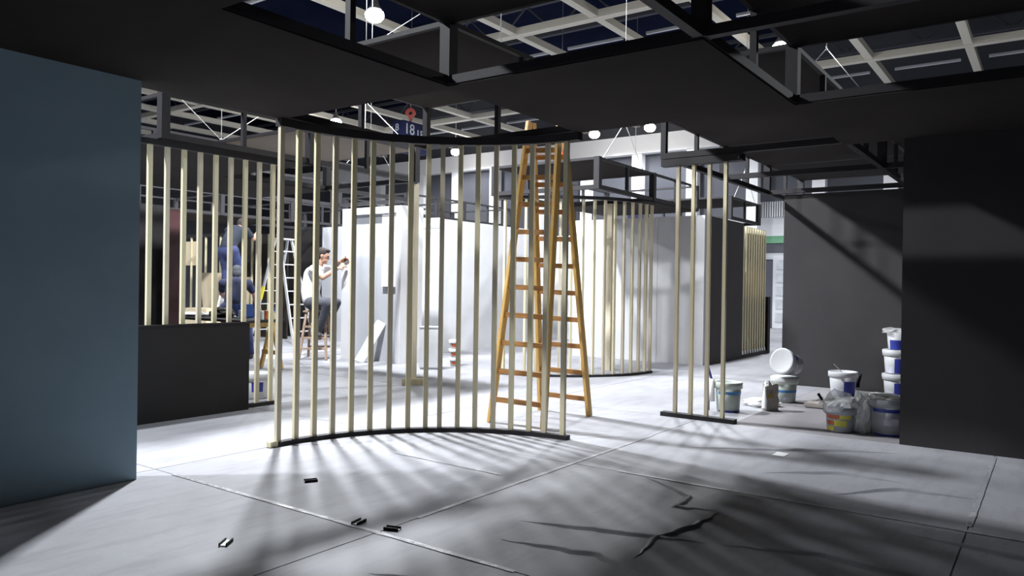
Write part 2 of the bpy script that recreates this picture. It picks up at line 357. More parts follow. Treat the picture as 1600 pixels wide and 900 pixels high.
t = thing('partition_wall', 'black partition seen through the left slat screen, edged with dark red', 'partition', (5.75,10.1,0))
link('wall_panel', box_me((-1.2,.1,0), (.05,.2,2.3)), 'black', t); link('wall_panel', box_me((-1.2,.2,2.02), (.2,.3,2.3)), 'black', t); link('red_edge', box_me((.05,-.02,0), (.28,.22,2.25)), 'dark_red', t)

# ================================================================= SLAT SCREENS
S = .040
def screen_slat(parent, x, y, z0, z1, rz, m):
    return link('slat', unit(m), None, parent, Vector((x,y,(z0+z1)/2))-parent.location, (0,0,rz), (S,S*.8,z1-z0))
# front quarter-circle screen
CX, CY, RR = 3.65, 3.165, 1.63
t = thing('slat_screen', 'curved screen of tall pale slats on a black base, before the wooden ladder', 'screen', (3.65,3.165,0))
link('base_rail', arc_me(0,0,RR,R(1.5),R(90.5),.07,0,.035), 'frame', t)
link('top_rail', arc_me(0,0,RR,R(-1),R(91),.07,2.43,2.494), 'frame', t)
AX = [0,1,2,3,4,5,6,7,7.93,8.67,9.62,10.55,11.53,12.5,13.5,14.35,15.42]
for k, q in enumerate(AX):
    th = PI/2*q/16; rz = -th
    screen_slat(t, CX+RR*math.sin(th), CY+RR*math.cos(th),   .035, 2.43, rz, 'wood' if k % 3 else 'wood_grey')
link('end_block', box_me((-.08,1.60,0), (-.012,1.66,.045), .004), 'wood', t)
# left straight screen
t = thing('slat_screen', 'straight slat screen standing behind the low black counter panel', 'screen', (4.2,6.5,0))
link('base_rail', box_me((-.9,-.035,0), (.72,.035,.035)), 'frame', t); link('top_rail', box_me((-.9,-.04,2.445), (.75,.04,2.494)), 'frame', t)
for k in range(10): screen_slat(t, 3.395+.1615*k, 6.5,   .035, 2.445, 0, 'wood' if k % 2 else 'wood_grey')
# right short screen
t = thing('slat_screen', 'short screen of four slats on a black base beside the paint buckets', 'screen', (6.9,2.75,0))
link('base_rail', box_me((-.045,-.36,0), (.045,.37,.04)), 'frame', t); link('top_rail', box_me((-.05,-.40,2.43), (.05,.40,2.494)), 'frame', t)
link('rail_knob', lathe_me([(0,-.02),(.02,-.02),(.02,.02),(0,.02)],10), 'black', t, (-.05,-.39,2.45), (0,PI/2,0))
for k in range(4): screen_slat(t, 6.9, 2.985-.157*k,   .04, 2.43, 0, 'wood' if k % 2 else 'wood_grey')
# far curved screen
t = thing('slat_screen', 'far curved slat screen bulging towards the ladder, before the bright white wall', 'screen', (10.2,6.45,0))
link('base_rail', arc_me(0,0,RR,R(180),R(271),.07,0,.03), 'frame', t); link('top_rail', arc_me(0,0,RR,R(180),R(271),.07,2.45,2.494), 'frame', t)
for k in range(17):
    a = PI + PI/2*k/16; screen_slat(t, 10.2+RR*math.cos(a), 6.45+RR*math.sin(a),   .03, 2.45, a, 'wood' if k % 2 else 'wood_grey')
link('support_post', box_me((-.16,-1.06,0), (-.03,-.93,2.49)), 'wood_grey', t)
# dense slat wall
t = thing('slat_wall', 'dense wall of pale vertical slats beyond the charcoal partition', 'screen', (13.5,4.6,0))
link('backing', box_me((.0,.06,.0), (1.55,.1,2.4)), 'black', t); link('end_board', box_me((1.4,-.05,0), (1.55,.06,1.1)), 'black', t)
for k in range(10): screen_slat(t, 13.55+.14*k, 4.6, .12, 2.38, 0, 'wood')
link('cross_board', box_me((.0,.03,1.1), (1.45,.06,1.62)), 'ply', t); link('base_rail', box_me((0,-.04,0), (1.5,.05,.06)), 'frame', t)
for k in range(10): link('slat_foot', unit('paper'), None, t, Vector((.05+.14*k,0,.09)), scale=(.05,.05,.06))
# slat screen deep inside, behind the workers
t = thing('slat_screen', 'pale slat screen deep behind the workers, with plywood fixed across it', 'screen', (10.4,15.6,0))
link('top_rail', box_me((-.05,-2.0,2.3), (.05,2.4,2.36)), 'frame', t)
for k in range(14): screen_slat(t, 10.4, 13.75+.3*k, 0, 2.3, 0, 'wood')
link('plywood_strip', box_me((.03,1.2,1.62), (.05,2.4,2.2)), 'ply', t)
for lab, y0, y1, zz in (('brown board panel standing behind the slats, right of the workers',-1.9,-.7,2.1),('pale plywood board standing behind the workers',-.6,.3,1.35)):
    b = link('board', box_me((10.62,15.6+y0,0), (10.66,15.6+y1,zz), .004), 'fabric' if zz > 2 else 'ply'); tag(b, lab, 'board')
# single post with cross foot
t = thing('timber_post', 'single square timber post on a small cross foot', 'post', (6.93,6.5,0))
link('post_shaft', box_me((-.05,-.05,0), (.05,.05,2.49), .004), 'wood_grey', t)
link('foot_beam', box_me((-.13,-.03,0), (.16,-.0,.08), .004, Matrix.Rotation(R(-35),4,'Z') @ Matrix.Translation((0,-.06,0))), 'wood', t)

# ================================================================= LADDERS
def rungs(parent, a0, a1, b0, b1, n, f0, f1, w, tk, m, name='rung', z_up=(0,0,1)):
    a0, a1, b0, b1 = map(Vector, (a0,a1,b0,b1))
    for k in range(n):
        f = f0 + (f1-f0)*k/(n-1)
        link(name, bar_me(a0.lerp(a1,f), b0.lerp(b1,f), w, tk, 0, z_up), m, parent)
# big wooden double ladder
t = thing('wooden_ladder', 'tall orange wooden double ladder standing behind the curved slat screen', 'ladder', (5.94,3.9,0))
topL, topR = Vector((.0,.17,2.80)), Vector((.0,-.17,2.77))
FLf, FRf, RLf, RRf = Vector((-.44,.27,0)), Vector((-.44,-.31,0)), Vector((.44,.30,0)), Vector((.44,-.26,0))
for f, side in ((FLf,topL),(FRf,topR)): link('stile', bar_me(f, side+Vector((-.03,0,0)), .036, .07, .004, (1,0,0)), 'ladder_wood', t)
for f, side in ((RLf,topL),(RRf,topR)): link('stile', bar_me(f, side+Vector((.035,0,0)), .036, .07, .004, (1,0,0)), 'ladder_wood', t)
rungs(t, FLf, topL+Vector((-.03,0,0)), FRf, topR+Vector((-.03,0,0)), 10, .075, .90, .028, .045, 'rung_wood')
rungs(t, RLf, topL+Vector((.035,0,0)), RRf, topR+Vector((.035,0,0)), 10, .06, .885, .028, .045, 'rung_wood')
for s in (topL, topR): link('hinge', tube_me([s+Vector((-.06,0,-.03)), s+Vector((.06,0,-.03))], .014), 'steel_wire', t)
link('safety_cord', tube_me([FLf.lerp(topL,.75)-Vector((0,.1,0)), Vector((0,.02,2.0)), RLf.lerp(topL,.78)-Vector((0,.2,0))], .005, 5), 'paper', t)

def step_ladder(label, loc, rz, h, wb, wt, db, n, m, name='step_ladder', topm=None, group=None):
    t = thing(name, label, 'ladder', loc, rz, group)
    fl, fr, rl, rr = Vector((-wb/2,-db/2,0)), Vector((wb/2,-db/2,0)), Vector((-wb/2,db/2,0)), Vector((wb/2,db/2,0))
    tl, tr = Vector((-wt/2,0,h)), Vector((wt/2,0,h))
    o = Vector((0,.05,0))
    for a, b in ((fl,tl-o),(fr,tr-o),(rl,tl+o),(rr,tr+o)): link('stile', bar_me(a, b, .03, .055, .003, (0,1,0)), m, t)
    rungs(t, fl, tl-o, fr, tr-o, n, .12, .88, .05, .025, m, 'step'); rungs(t, rl, tl+o, rr, tr+o, n, .12, .88, .03, .02, m, 'rung')
    link('top_step', box_me((-wt/2-.03,-.11,h-.02), (wt/2+.03,.11,h+.015), .004), topm or m, t)
    return t
p = FW*15.6 + RT*(-358/1184*15.6)
t = step_ladder('aluminium double stepladder with yellow and blue tape on its stiles', (p.x,p.y,0), R(8), 2.13, .60, .34, 1.2, 7, 'alu')
def on(f0, sx, sy): return Vector((sx*.30,sy*.60,0)).lerp(Vector((sx*.17,sy*.05,2.13)), f0)
link('tape_band', bar_me(on(.42,-1,1), on(.54,-1,1), .036,.062,0,(0,1,0)), 'yellow', t); link('tape_band', bar_me(on(.28,1,1), on(.58,1,1), .036,.062,0,(0,1,0)), 'blue_plastic', t)
# step stool under the man in white
SB = Vector((8.25,9.85,0)); SRZ = math.atan2(RT.y, RT.x)
t = thing('step_stool', 'worn wooden step stool under the man in the white T-shirt', 'stool', SB, SRZ)
for sx in (-1,1):
    link('leg', bar_me((sx*.22,-.27,0), (sx*.15,-.10,.76), .035,.045,.003,(0,1,0)), 'stool_wood', t)
    link('leg', bar_me((sx*.21,.27,0), (sx*.14,.10,.76), .035,.045,.003,(0,1,0)), 'stool_wood', t)
for k, z in enumerate((.18,.35,.53)):
    f = z/.76; link('step', box_me((-.22+.07*f,-.27+.17*f-.03,z-.015), (.22-.07*f,-.27+.17*f+.05,z+.015)), 'stool_wood', t)
    link('rung', box_me((-.21+.07*f,.27-.17*f-.015,z-.015), (.21-.07*f,.27-.17*f+.015,z+.015)), 'stool_wood', t)
link('seat', box_me((-.20,-.15,.76), (.20,.15,.79), .006), 'stool_wood', t)

# ================================================================= WORK TABLE
t = thing('work_table', 'dark board table on wooden trestles behind the left slat screen', 'table', (6.6,10.08,0))
link('table_top', box_me((-.38,-1.15,.68), (.32,2.0,.715), .004), 'charcoal', t)
for yy in (-.85, 1.5):
    tr = link('trestle', box_me((-.42,yy-.03,.60), (.36,yy+.03,.68), .004), 'ladder_wood', t)
    for sx in (-.38,.30):
        for sy in (-1,1): link('trestle_leg', bar_me((sx,yy+sy*.24,0), (sx,yy+sy*.02,.62), .05,.05,.003,(1,0,0)), 'rung_wood' if sx < 0 else 'ladder_wood', tr)
        link('trestle_brace', box_me((sx-.02,yy-.2,.2), (sx+.02,yy+.2,.26)), 'ladder_wood', tr)
TZ = .715
tag(link('tool_bag', box_me((6.68,9.56,TZ), (6.85,9.76,TZ+.2), .02), 'blue_plastic'), 'blue square tool bag on the work table', 'bag')
can = lathe_me([(0,0),(.045,0),(.047,.005),(.045,.01),(.045,.11),(.047,.115),(.04,.118),(0,.118)], 18)
for x, y, m, lab in ((6.78,9.22,'label_red','red and white paint can on the work table'),(6.76,9.06,'yellow','yellow can on the work table'),(6.60,9.08,'plastic_white','white can on the work table beside the red one'),(6.55,9.45,'label_grey','grey paint tin on the work table')):
    t = thing('paint_can', lab, 'can', (x,y,TZ), group='cans on the work table'); link('can_body', can, m, t)
    link('can_lid', lathe_me([(0,.118),(.038,.118),(.038,.123),(0,.123)],16), 'alu', t)
def crumple(name, label, cat, loc, size, m, seed=0, parent=None, sub=3, amt=.35, group=None):
    bm = bmesh.new(); bmesh.ops.create_icosphere(bm, subdivisions=sub, radius=1)
    for v in bm.verts:
        n = noise.noise(v.co*1.7+Vector((seed*3.1,seed,0)))*amt*1.3 + noise.noise(v.co*4.5+Vector((0,seed,seed*2)))*amt*.9
        v.co *= 1+n
        v.co = Vector((v.co.x*size[0], v.co.y*size[1], max(v.co.z,-.55)*size[2]+.55*size[2]))
    me = mesh_of(bm, name)
    o = link(name, me, m, parent, loc)
    return tag(o, label, cat, group) if label else o
crumple('cloth', 'white crumpled cloth on the work table', 'cloth', (6.5,10.6,TZ), (.16,.3,.04), 'cloth_white', 3)
crumple('cloth', 'dark bundled jacket on the work table', 'cloth', (6.6,10.0,TZ), (.15,.22,.09), 'black', 4)
tag(link('planks', box_me((8.25,13.0,0), (8.6,13.8,.72), .01), 'ply'), 'pale plywood pile behind the work table', 'boards')
bm = bmesh.new(); v = [bm.verts.new(p) for p in ((0,-.42,1.42),(0,.42,1.42),(0,.18,.0),(0,-.2,.0),(.35,-.42,1.42),(.35,.42,1.42),(.35,.18,0),(.35,-.2,0))]
for f in ((0,1,2,3),(4,5,6,7),(0,1,5,4),(1,2,6,5),(2,3,7,6),(3,0,4,7)): bm.faces.new([v[i] for i in f])
tag(link('plywood_plinth', mesh_of(bm,'wedge'), 'ply', loc=(9.3,14.5,0)), 'tapered pale plywood plinth behind the left slat screen', 'plinth')

# ================================================================= PEOPLE
def blob(name, chains, ell, voxel, smooth=4, boxes=()):
    """one continuous skin: tapered capsules + ellipsoids, merged by a voxel remesh"""
    bm = bmesh.new()
    def ball(c, r, M=None):
        bmesh.ops.create_uvsphere(bm, u_segments=16, v_segments=10, radius=1, matrix=Matrix.Translation(c) @ (M or Matrix()) @ Matrix.Diagonal((*(r if hasattr(r,'__len__') else (r,r,r)),1)))
    for ch in chains:
        pts = [(Vector(p[:3]), p[3]) for p in ch]
        for p, r in pts: ball(p, r)
        for (a, ra), (b, rb) in zip(pts, pts[1:]):
            d = b-a
            if d.length < 1e-4: continue
            q = d.to_track_quat('Z','Y').to_matrix().to_4x4()
            bmesh.ops.create_cone(bm, cap_ends=True, segments=16, radius1=ra, radius2=rb, depth=d.length, matrix=Matrix.Translation((a+b)/2) @ q)
    for c, r, *rot in ell: ball(Vector(c), r, rot[0] if rot else None)
    me = bpy.data.meshes.new(name); bm.to_mesh(me); bm.free()
    o = bpy.data.objects.new(name+'_tmp', me); COL.objects.link(o)
    rm = o.modifiers.new('r','REMESH'); rm.mode = 'VOXEL'; rm.voxel_size = voxel
    sm = o.modifiers.new('s','SMOOTH'); sm.factor = .5; sm.iterations = smooth
    dg = bpy.context.evaluated_depsgraph_get(); dg.update()
    out = bpy.data.meshes.new_from_object(o.evaluated_get(dg)); out.name = name
    bpy.data.objects.remove(o)
    for p in out.polygons: p.use_smooth = True
    return out
def hand_chains(w, d, pal, curl=.5, left=1):
    """w wrist, d hand direction, pal palm normal: palm and five bent fingers"""
    w = Vector(w); d = Vector(d).normalized(); n = Vector(pal); n = (n-d*n.dot(d)).normalized(); s = d.cross(n)*left
    ch = []
    for i, (off, L) in enumerate(((-.030,.068),(-.010,.078),(.011,.073),(.030,.058))):
        k = w + d*.095 + s*off; ch.append([(*(w+d*.02+s*off*.6),.014), (*k,.0125)])
        a = k; ang = 0
        seg = [(*a,.0105)]
        for j, f in enumerate((.45,.32,.23)):
            ang += curl*(.5,.8,.6)[j]; a = a + (d*math.cos(ang)+n*math.sin(ang))*L*f; seg.append((*a,.0098-.0008*j))
        ch.append(seg)
    b = w + d*.035 - s*.03
    t1 = b + (d*.6 - s*.75 + n*.25).normalized()*.042; t2 = t1 + (d*.85 - s*.25 + n*.45).normalized()*.032
    ch.append([(*b,.015),(*t1,.0115),(*t2,.0095)])
    return ch
def person(label, loc, rz, J, shirt, trousers, hair, shoe, hands=(None,None), sleeve=.62, shoeyaw=0):
    """J joints in local coords, x forward, y left"""
    V = {k: Vector(v) for k, v in J.items()}
    hd = V['head']; nk = V['neck']; look = V.get('look', Vector((1,0,0))).normalized()
    side = Vector((0,0,1)).cross(look).normalized(); upv = look.cross(side).normalized()
    HM = Matrix(((look.x,side.x,upv.x,0),(look.y,side.y,upv.y,0),(look.z,side.z,upv.z,0),(0,0,0,1)))
    def h(x,y,z): return hd + look*x + side*y + upv*z
    chains = [[(*V['pelvis'],.125),(*V['waist'],.115),(*V['chest'],.135),(*nk,.065),(*h(-.015,0,-.06),.055)],
              [(*V['shL'],.062),(*V['chest'],.11),(*V['shR'],.062)], [(*V['hipL'],.09),(*V['pelvis'],.11),(*V['hipR'],.09)]]
    ell = [(h(0,0,.02),(.098,.078,.105),HM),(h(.03,0,-.055),(.062,.056,.062),HM),(h(.105,0,-.015),(.020,.014,.022),HM),(h(.095,0,.028),(.014,.045,.012),HM),
           (h(.088,0,-.062),(.014,.028,.008),HM),(h(-.005,.080,0),(.020,.012,.032),HM),(h(-.005,-.080,0),(.020,.012,.032),HM),(h(.075,0,-.098),(.025,.024,.018),HM)]
    for s, hn in (('L',hands[0]),('R',hands[1])):
        chains.append([(*V['sh'+s],.056),(*V['el'+s],.043),(*V['el'+s].lerp(V['wr'+s],.35),.042),(*V['wr'+s],.028)])
        if hn: chains += hand_chains(V['wr'+s], hn[0], hn[1], hn[2], 1 if s == 'R' else -1)
        chains.append([(*V['hip'+s],.088),(*V['kn'+s],.056),(*V['kn'+s].lerp(V['an'+s],.3),.055),(*V['an'+s],.036)])
    body = link('person', blob('person', chains, ell, .0075, 3), 'skin', None, loc, (0,0,rz)); tag(body, label, 'person')
    # T-shirt
    sh = [[(*V['pelvis'].lerp(V['waist'],.35),.155),(*V['waist'],.15),(*V['chest'],.162),(*nk.lerp(V['chest'],.35),.095)],
          [(*V['shL'],.078),(*V['chest'],.135),(*V['shR'],.078)]]
    for s in 'LR': sh.append([(*V['sh'+s],.072),(*V['sh'+s].lerp(V['el'+s],sleeve),.060)])
    link('t_shirt', blob('t_shirt', sh, [], .011, 6), shirt, body)
    tr = [[(*V['hipL'],.112),(*V['pelvis'],.142),(*V['hipR'],.112)]]
    for s in 'LR': tr.append([(*V['hip'+s],.11),(*V['kn'+s],.078),(*V['kn'+s].lerp(V['an'+s],.5),.068),(*V['an'+s],.056)])
    link('trousers', blob('trousers', tr, [], .011, 6), trousers, body)
    link('hair', blob('hair', [], [(h(-.018,0,.045),(.100,.088,.098),HM),(h(-.05,0,-.005),(.066,.083,.085),HM),(h(.05,0,.10),(.055,.07,.035),HM)], .009, 3), hair, body)
    for q in (-.032,.032):
        bm = bmesh.new(); bmesh.ops.create_uvsphere(bm, u_segments=10, v_segments=8, radius=.011, matrix=Matrix.Translation(h(.092,q,.012))); link('eye', mesh_of(bm,'eye',True), 'eye', body)
    for s in 'LR':
        a = V['an'+s]; f = V.get('ft'+s, Vector((1,0,0)))
        me = blob('shoe', [[(*(a+Vector((0,0,-.02))),.046),(*(a-f*.03+Vector((0,0,-.055))),.04),(*(a+f*.10+Vector((0,0,-.058))),.04),(*(a+f*.165+Vector((0,0,-.064))),.032)]], [], .009, 3)
        link('shoe', me, shoe, body)
    return body
# man in white on the stool, facing the partition
person('man in a white T-shirt perched on a step stool, reaching to the wall', SB, SRZ,
  dict(pelvis=(-.09,0,.935), waist=(-.12,0,1.10), chest=(-.07,0,1.36), neck=(.02,0,1.545), head=(.075,0,1.685), look=(1,.12,-.22),
   shL=(.02,.19,1.48), elL=(.20,.22,1.48), wrL=(.36,.0,1.60), shR=(-.02,-.19,1.46), elR=(.14,-.25,1.33), wrR=(.345,-.11,1.48),
   hipL=(-.07,.10,.915), knL=(.24,.32,.915), anL=(.08,.20,.470), hipR=(-.07,-.10,.915), knR=(.25,-.33,.915), anR=(.08,-.19,.470), ftL=(.3,.954,0), ftR=(.3,-.954,0)),
  'tee_white','jeans_dark','hair','shoe', (((.85,-.1,.35),(-.2,-.6,-.6),.55),((.8,.35,.45),(.2,.6,-.7),.6)))
p = SB + RT*.455 + FW*(-.015)
t = thing('scraper', 'small black scraper in the hand of the man in white', 'tool', (p.x,p.y,1.58), SRZ)
link('grip', tube_me([(-.01,0,.02),(.0,0,.10)], .014), 'black', t); link('blade', box_me((-.008,-.03,.10),(.0,.03,.16)), 'alu', t)
# man in navy at the table
p = FW*12.25 + RT*(-433/1184*12.25)
person('man in a navy T-shirt stooping at the work table with his back turned', (p.x,p.y,0), YAW+R(12),
  dict(pelvis=(-.12,0,.84), waist=(-.05,0,1.0), chest=(.06,0,1.15), neck=(.14,0,1.29), head=(.19,0,1.375), look=(1,0,-.3),
   shL=(.08,.19,1.21), elL=(.24,.24,1.05), wrL=(.42,.16,.93), shR=(.08,-.19,1.21), elR=(.20,-.28,1.04), wrR=(.34,-.30,.84),
   hipL=(-.12,.10,.82), knL=(.05,.13,.47), anL=(-.08,.14,.09), hipR=(-.12,-.10,.82), knR=(.05,-.20,.47), anR=(-.02,-.26,.09)),
  'tee_navy','jeans_blue','hair_grey','shoe', (((.8,0,-.4),(0,0,-1),.5),((.6,0,-.7),(.5,0,-.6),.5)))
# man on the ladder
pb = FW*14.3 + RT*(-440/1184*14.3); zb = 1.05
t = step_ladder('pale stepladder under the man in the dark shirt', (pb.x,pb.y,0), YAW-PI/2, 1.02, .5, .3, .8, 4, 'alu', 'step_ladder')
person('man in a dark shirt and blue jeans standing on a stepladder, leaning forward', (pb.x,pb.y,zb-.02), YAW-R(12),
  dict(pelvis=(-.10,0,.80), waist=(-.04,0,.96), chest=(.14,0,1.13), neck=(.28,0,1.24), head=(.38,0,1.30), look=(1,0,-.1),
   shL=(.20,.19,1.18), elL=(.40,.24,1.08), wrL=(.58,.16,1.22), shR=(.20,-.19,1.18), elR=(.36,-.26,1.04), wrR=(.55,-.18,1.14),
   hipL=(-.09,.10,.79), knL=(.05,.13,.45), anL=(-.03,.10,.115), hipR=(-.09,-.10,.79), knR=(.08,-.13,.45), anR=(.0,-.10,.115)),
  'tee_dark','jeans_blue','hair','shoe', (((.8,0,.5),(0,-1,0),.6),((.8,0,.4),(0,1,0),.6)))

# ================================================================= BUCKETS AND CLUTTER
def bucket(label, loc, rz, h, r, m='plastic_white', lid=False, labels=(), handle=True, rim=True, tilt=None, group='paint buckets', fill='plastic_grey'):
    t = thing('paint_bucket', label, 'bucket', loc, rz, group)
    if tilt: t.rotation_euler = tilt
    rb = r*.86; rr = lambda z: rb+(r-rb)*z/h
    link('bucket_body', lathe_me([(0,.004),(rb-.01,0),(rb,.008),(r,h),(r-.006,h),(rb-.006,.014),(0,.012)], 36), m, t)
    if rim: link('rim_band', lathe_me([(rr(h-.065),h-.065),(r+.010,h-.062),(r+.012,h-.006),(r+.004,h+.002),(r-.004,h)], 36), m, t)
    if lid: 
        l = link('bucket_lid', lathe_me([(r+.014,h-.035),(r+.016,h+.004),(r+.004,h+.012),(r-.012,h+.006),(0,h+.006)], 36), 'plastic_white', t)
    else: link('paint_surface', lathe_me([(0,h*.72),(rr(h*.72)-.008,h*.72)], 30), fill, t)
    for a0, a1, z0, z1, lm in labels:
        link('label_patch', lathe_me([(rr(z0*h)+.0015,z0*h),(rr(z1*h)+.0015,z1*h)], 14, R(a0), R(a1)), lm, t)
    if handle:
        pts = [((r+.008)*math.cos(a), (r+.008)*math.sin(a)*.35-.02*0+(-(r+.03))*math.sin(a)*.75, h-.07-.10*math.sin(a)) for a in [PI*k/14 for k in range(15)]]
        link('wire_handle', tube_me(pts, .003, 6), 'steel_wire', t)
    return t
# the side towards the camera is at about 215..240 degrees in world terms; rz=0 keeps it so
bucket('blue labelled white paint bucket behind the left slat screen', (5.03,6.98,0), 0, .26, .155, labels=((215,262,.30,.70,'label_blue'),(165,195,.05,.55,'label_blue'),(222,262,.12,.18,'label_grey')), lid=True)
bucket('milky paint bucket with a thin blue stripe beside the short slat screen', (7.57,2.70,0), 0, .30, .13, 'plastic_milk', labels=((150,290,.60,.70,'label_cyan'),(150,290,.0,.07,'label_blue')), fill='plastic_grey')
t = thing('paint_roller', 'blue handled paint roller leaning on the milky bucket', 'tool', (7.486,2.818,.0))
link('roller_handle', tube_me([(-.015,.025,.33),(-.03,.06,.47)], [.013,.009], 8), 'label_blue', t); link('roller_sleeve', tube_me([(0,.02,.10),(-.012,.02,.33)], .028, 12), 'paper', t); link('roller_arm', tube_me([(.0,.05,.005),(-.015,.045,.30),(-.015,.025,.34)], .006, 6), 'label_blue', t)
bucket('pale bucket standing under a tipped one, blue stripe round its waist', (8.63,2.44,0), 0, .27, .135, 'plastic_milk', labels=((150,290,.42,.52,'label_cyan'),(190,220,.12,.24,'label_grey')), lid=True, handle=False)
bt = bucket('tipped bucket lying on another with its white lid facing out', (8.72,2.42,.405), 0, .26, .13, 'plastic_grey', labels=((20,70,.45,.9,'label_blue'),), lid=True, handle=True)
d = (-FW*.60 - RT*.78 + Vector((0,0,.22))).normalized(); q = d.to_track_quat('Z','Y'); bt.rotation_mode = 'QUATERNION'; bt.rotation_quaternion = q; bt.location = Vector((8.73,2.36,.405))
t = thing('paper_sack', 'torn grey paper sack standing between the buckets', 'sack', (7.92,2.38,0), R(-40))
bm = bmesh.new(); rows = []; N = 28
for k in range(10):
    z = .275*k/9; row = []
    for q in range(N):
        a = 2*PI*q/N; c, sn = math.cos(a), math.sin(a); e = 1/max(abs(c),abs(sn))**.75
        v_ = Vector((c*e*.082, sn*e*.050, z)); v_ += Vector((c,sn,0))*noise.noise(v_*14)*.016
        if k == 9: v_.z += noise.noise(Vector((c*2.2,sn*2.2,3)))*.07
        v_.x *= 1-.10*(k/9); row.append(bm.verts.new(v_))
    rows.append(row)
for r0, r1 in zip(rows, rows[1:]):
    for q in range(N): bm.faces.new((r0[q], r0[(q+1)%N], r1[(q+1)%N], r1[q]))
bm.faces.new(rows[0]); link('sack_body', mesh_of(bm,'sack'), 'paper_bag', t)
crumple('torn_flap', None, None, (-.085,-.03,.02), (.018,.03,.15), 'paper', 12, t, 2); crumple('torn_flap', None, None, (-.06,-.02,.24), (.02,.03,.045), 'paper', 13, t, 2); crumple('printed_patch', None, None, (-.03,-.055,.13), (.035,.006,.035), 'ochre', 14, t, 2)
bucket('white bucket with blue label and a stirring stick, in front of the dark rear wall', (9.66,2.05,0), 0, .28, .155, labels=((196,258,.0,.62,'label_blue'),(130,194,.02,.28,'label_grey')))
t = thing('stir_stick', 'thin pale stirring stick standing in the blue labelled bucket', 'stick', (9.66,2.05,.2)); link('stick', bar_me((.03,-.05,.0),(-.06,.09,.165),.02,.006), 'alu', t)
t = thing('brush', 'black brush hanging on the rim of the blue labelled bucket', 'brush', (9.700,1.893,.15)); link('brush_handle', tube_me([(.0,-.005,.0),(.03,-.03,.11)], [.018,.012], 8), 'black', t); link('brush_head', box_me((-.02,-.02,-.05),(.02,.02,.0),.006), 'black', t)
LB = ((176,250,.03,.66,'label_blue'),(130,174,.03,.30,'label_grey'))
for k, (z, h, r, lab) in enumerate(((0,.27,.15,'lowest bucket of the stack at the end of the right wall'),(.283,.27,.15,'middle bucket of the stack at the end of the right wall'),(.566,.20,.118,'small open top bucket of the stack beside the right wall'))):
    bucket(lab, (9.88+.0*k,1.50,z), 0, h, r, labels=LB if k < 2 else ((140,300,.0,.55,'label_blue'),), lid=k < 2, handle=False, rim=k < 2)
crumple('film_scrap', 'crumpled film hanging over the top bucket of the stack', 'plastic film', (9.86,1.55,.755), (.10,.12,.04), 'film', 5)
# front pair, wrapped in film
bucket('small bucket with yellow and red label, wrapped in clear film', (7.17,1.54,0), 0, .22, .125, 'plastic_grey', labels=((125,190,.55,.86,'label_red'),(190,240,.55,.86,'label_yellow'),(125,168,.30,.46,'label_red'),(168,220,.26,.50,'label_yellow'),(125,165,.07,.24,'label_yellow')), handle=False)
bucket('large grey bucket with a blue band against the end of the right wall', (7.28,1.17,0), 0, .31, .148, 'plastic_grey', labels=((130,310,.66,.76,'label_blue'),(130,310,.0,.06,'label_blue'),(175,225,.30,.50,'label_grey')), handle=False)
crumple('film_wrap', 'clear film bunched over the yellow labelled bucket', 'plastic film', (7.16,1.55,.18), (.13,.14,.10), 'film', 21)
crumple('film_wrap', 'milky film bunched between the two front buckets', 'plastic film', (7.26,1.38,.0), (.10,.09,.22), 'film_dense', 22)
crumple('film_wrap', 'film lid draped over the large grey bucket', 'plastic film', (7.28,1.19,.30), (.15,.15,.035), 'film_dense', 23)
t = thing('brush', 'black handled brush leaning on the film wrapped bucket', 'brush', (7.15,1.66,.22)); link('brush_handle', tube_me([(0,0,0),(-.02,.06,.1)],[.009,.013],8), 'black', t); link('brush_head', box_me((-.01,-.03,-.06),(.01,.02,.0),.004), 'paper_bag', t)
crumple('film_scrap', 'crumpled white film on the floor beside the paper sack', 'plastic film', (8.2,2.55,0), (.18,.16,.05), 'film_dense', 6)
crumple('film_scrap', 'crumpled white film on the floor before the blue labelled bucket', 'plastic film', (8.7,1.95,0), (.14,.22,.05), 'film_dense', 7)
tag(link('plaster_slab', box_me((8.35,1.95,0), (8.6,2.16,.05), .012), 'paper_bag'), 'brown broken board lying among the buckets', 'board')
tag(link('stick', bar_me((8.9,1.66,.02),(9.5,1.62,.02),.02,.015), 'rung_wood'), 'thin brown stick lying on the floor beside the stacked buckets', 'stick')
tag(link('paper_scrap', box_me((5.78,1.63,0), (5.92,1.72,.003)), 'paper'), 'white paper scrap lying on the open floor', 'paper')
# metal clips on the floor
for x, y, rz, lab in ((2.142,3.19,.6,'metal connector clip lying alone nearest the blue wall'),(3.133,3.78,-.5,'long metal connector clip in the shadows of the curved screen'),(2.746,2.93,.2,'metal connector clip beside a floor seam, one of a pair'),(2.778,2.72,1.9,'metal connector clip across a floor seam, one of a pair')):
    t = thing('frame_clip', lab, 'clip', (x,y,0), rz, 'metal clips on the floor')
    link('clip_side', box_me((-.04,-.02,0),(.04,-.014,.016)), 'black', t); link('clip_side', box_me((-.04,.014,0),(.04,.02,.016)), 'black', t); link('clip_web', box_me((-.04,-.014,.0),(.04,.014,.006)), 'alu', t)
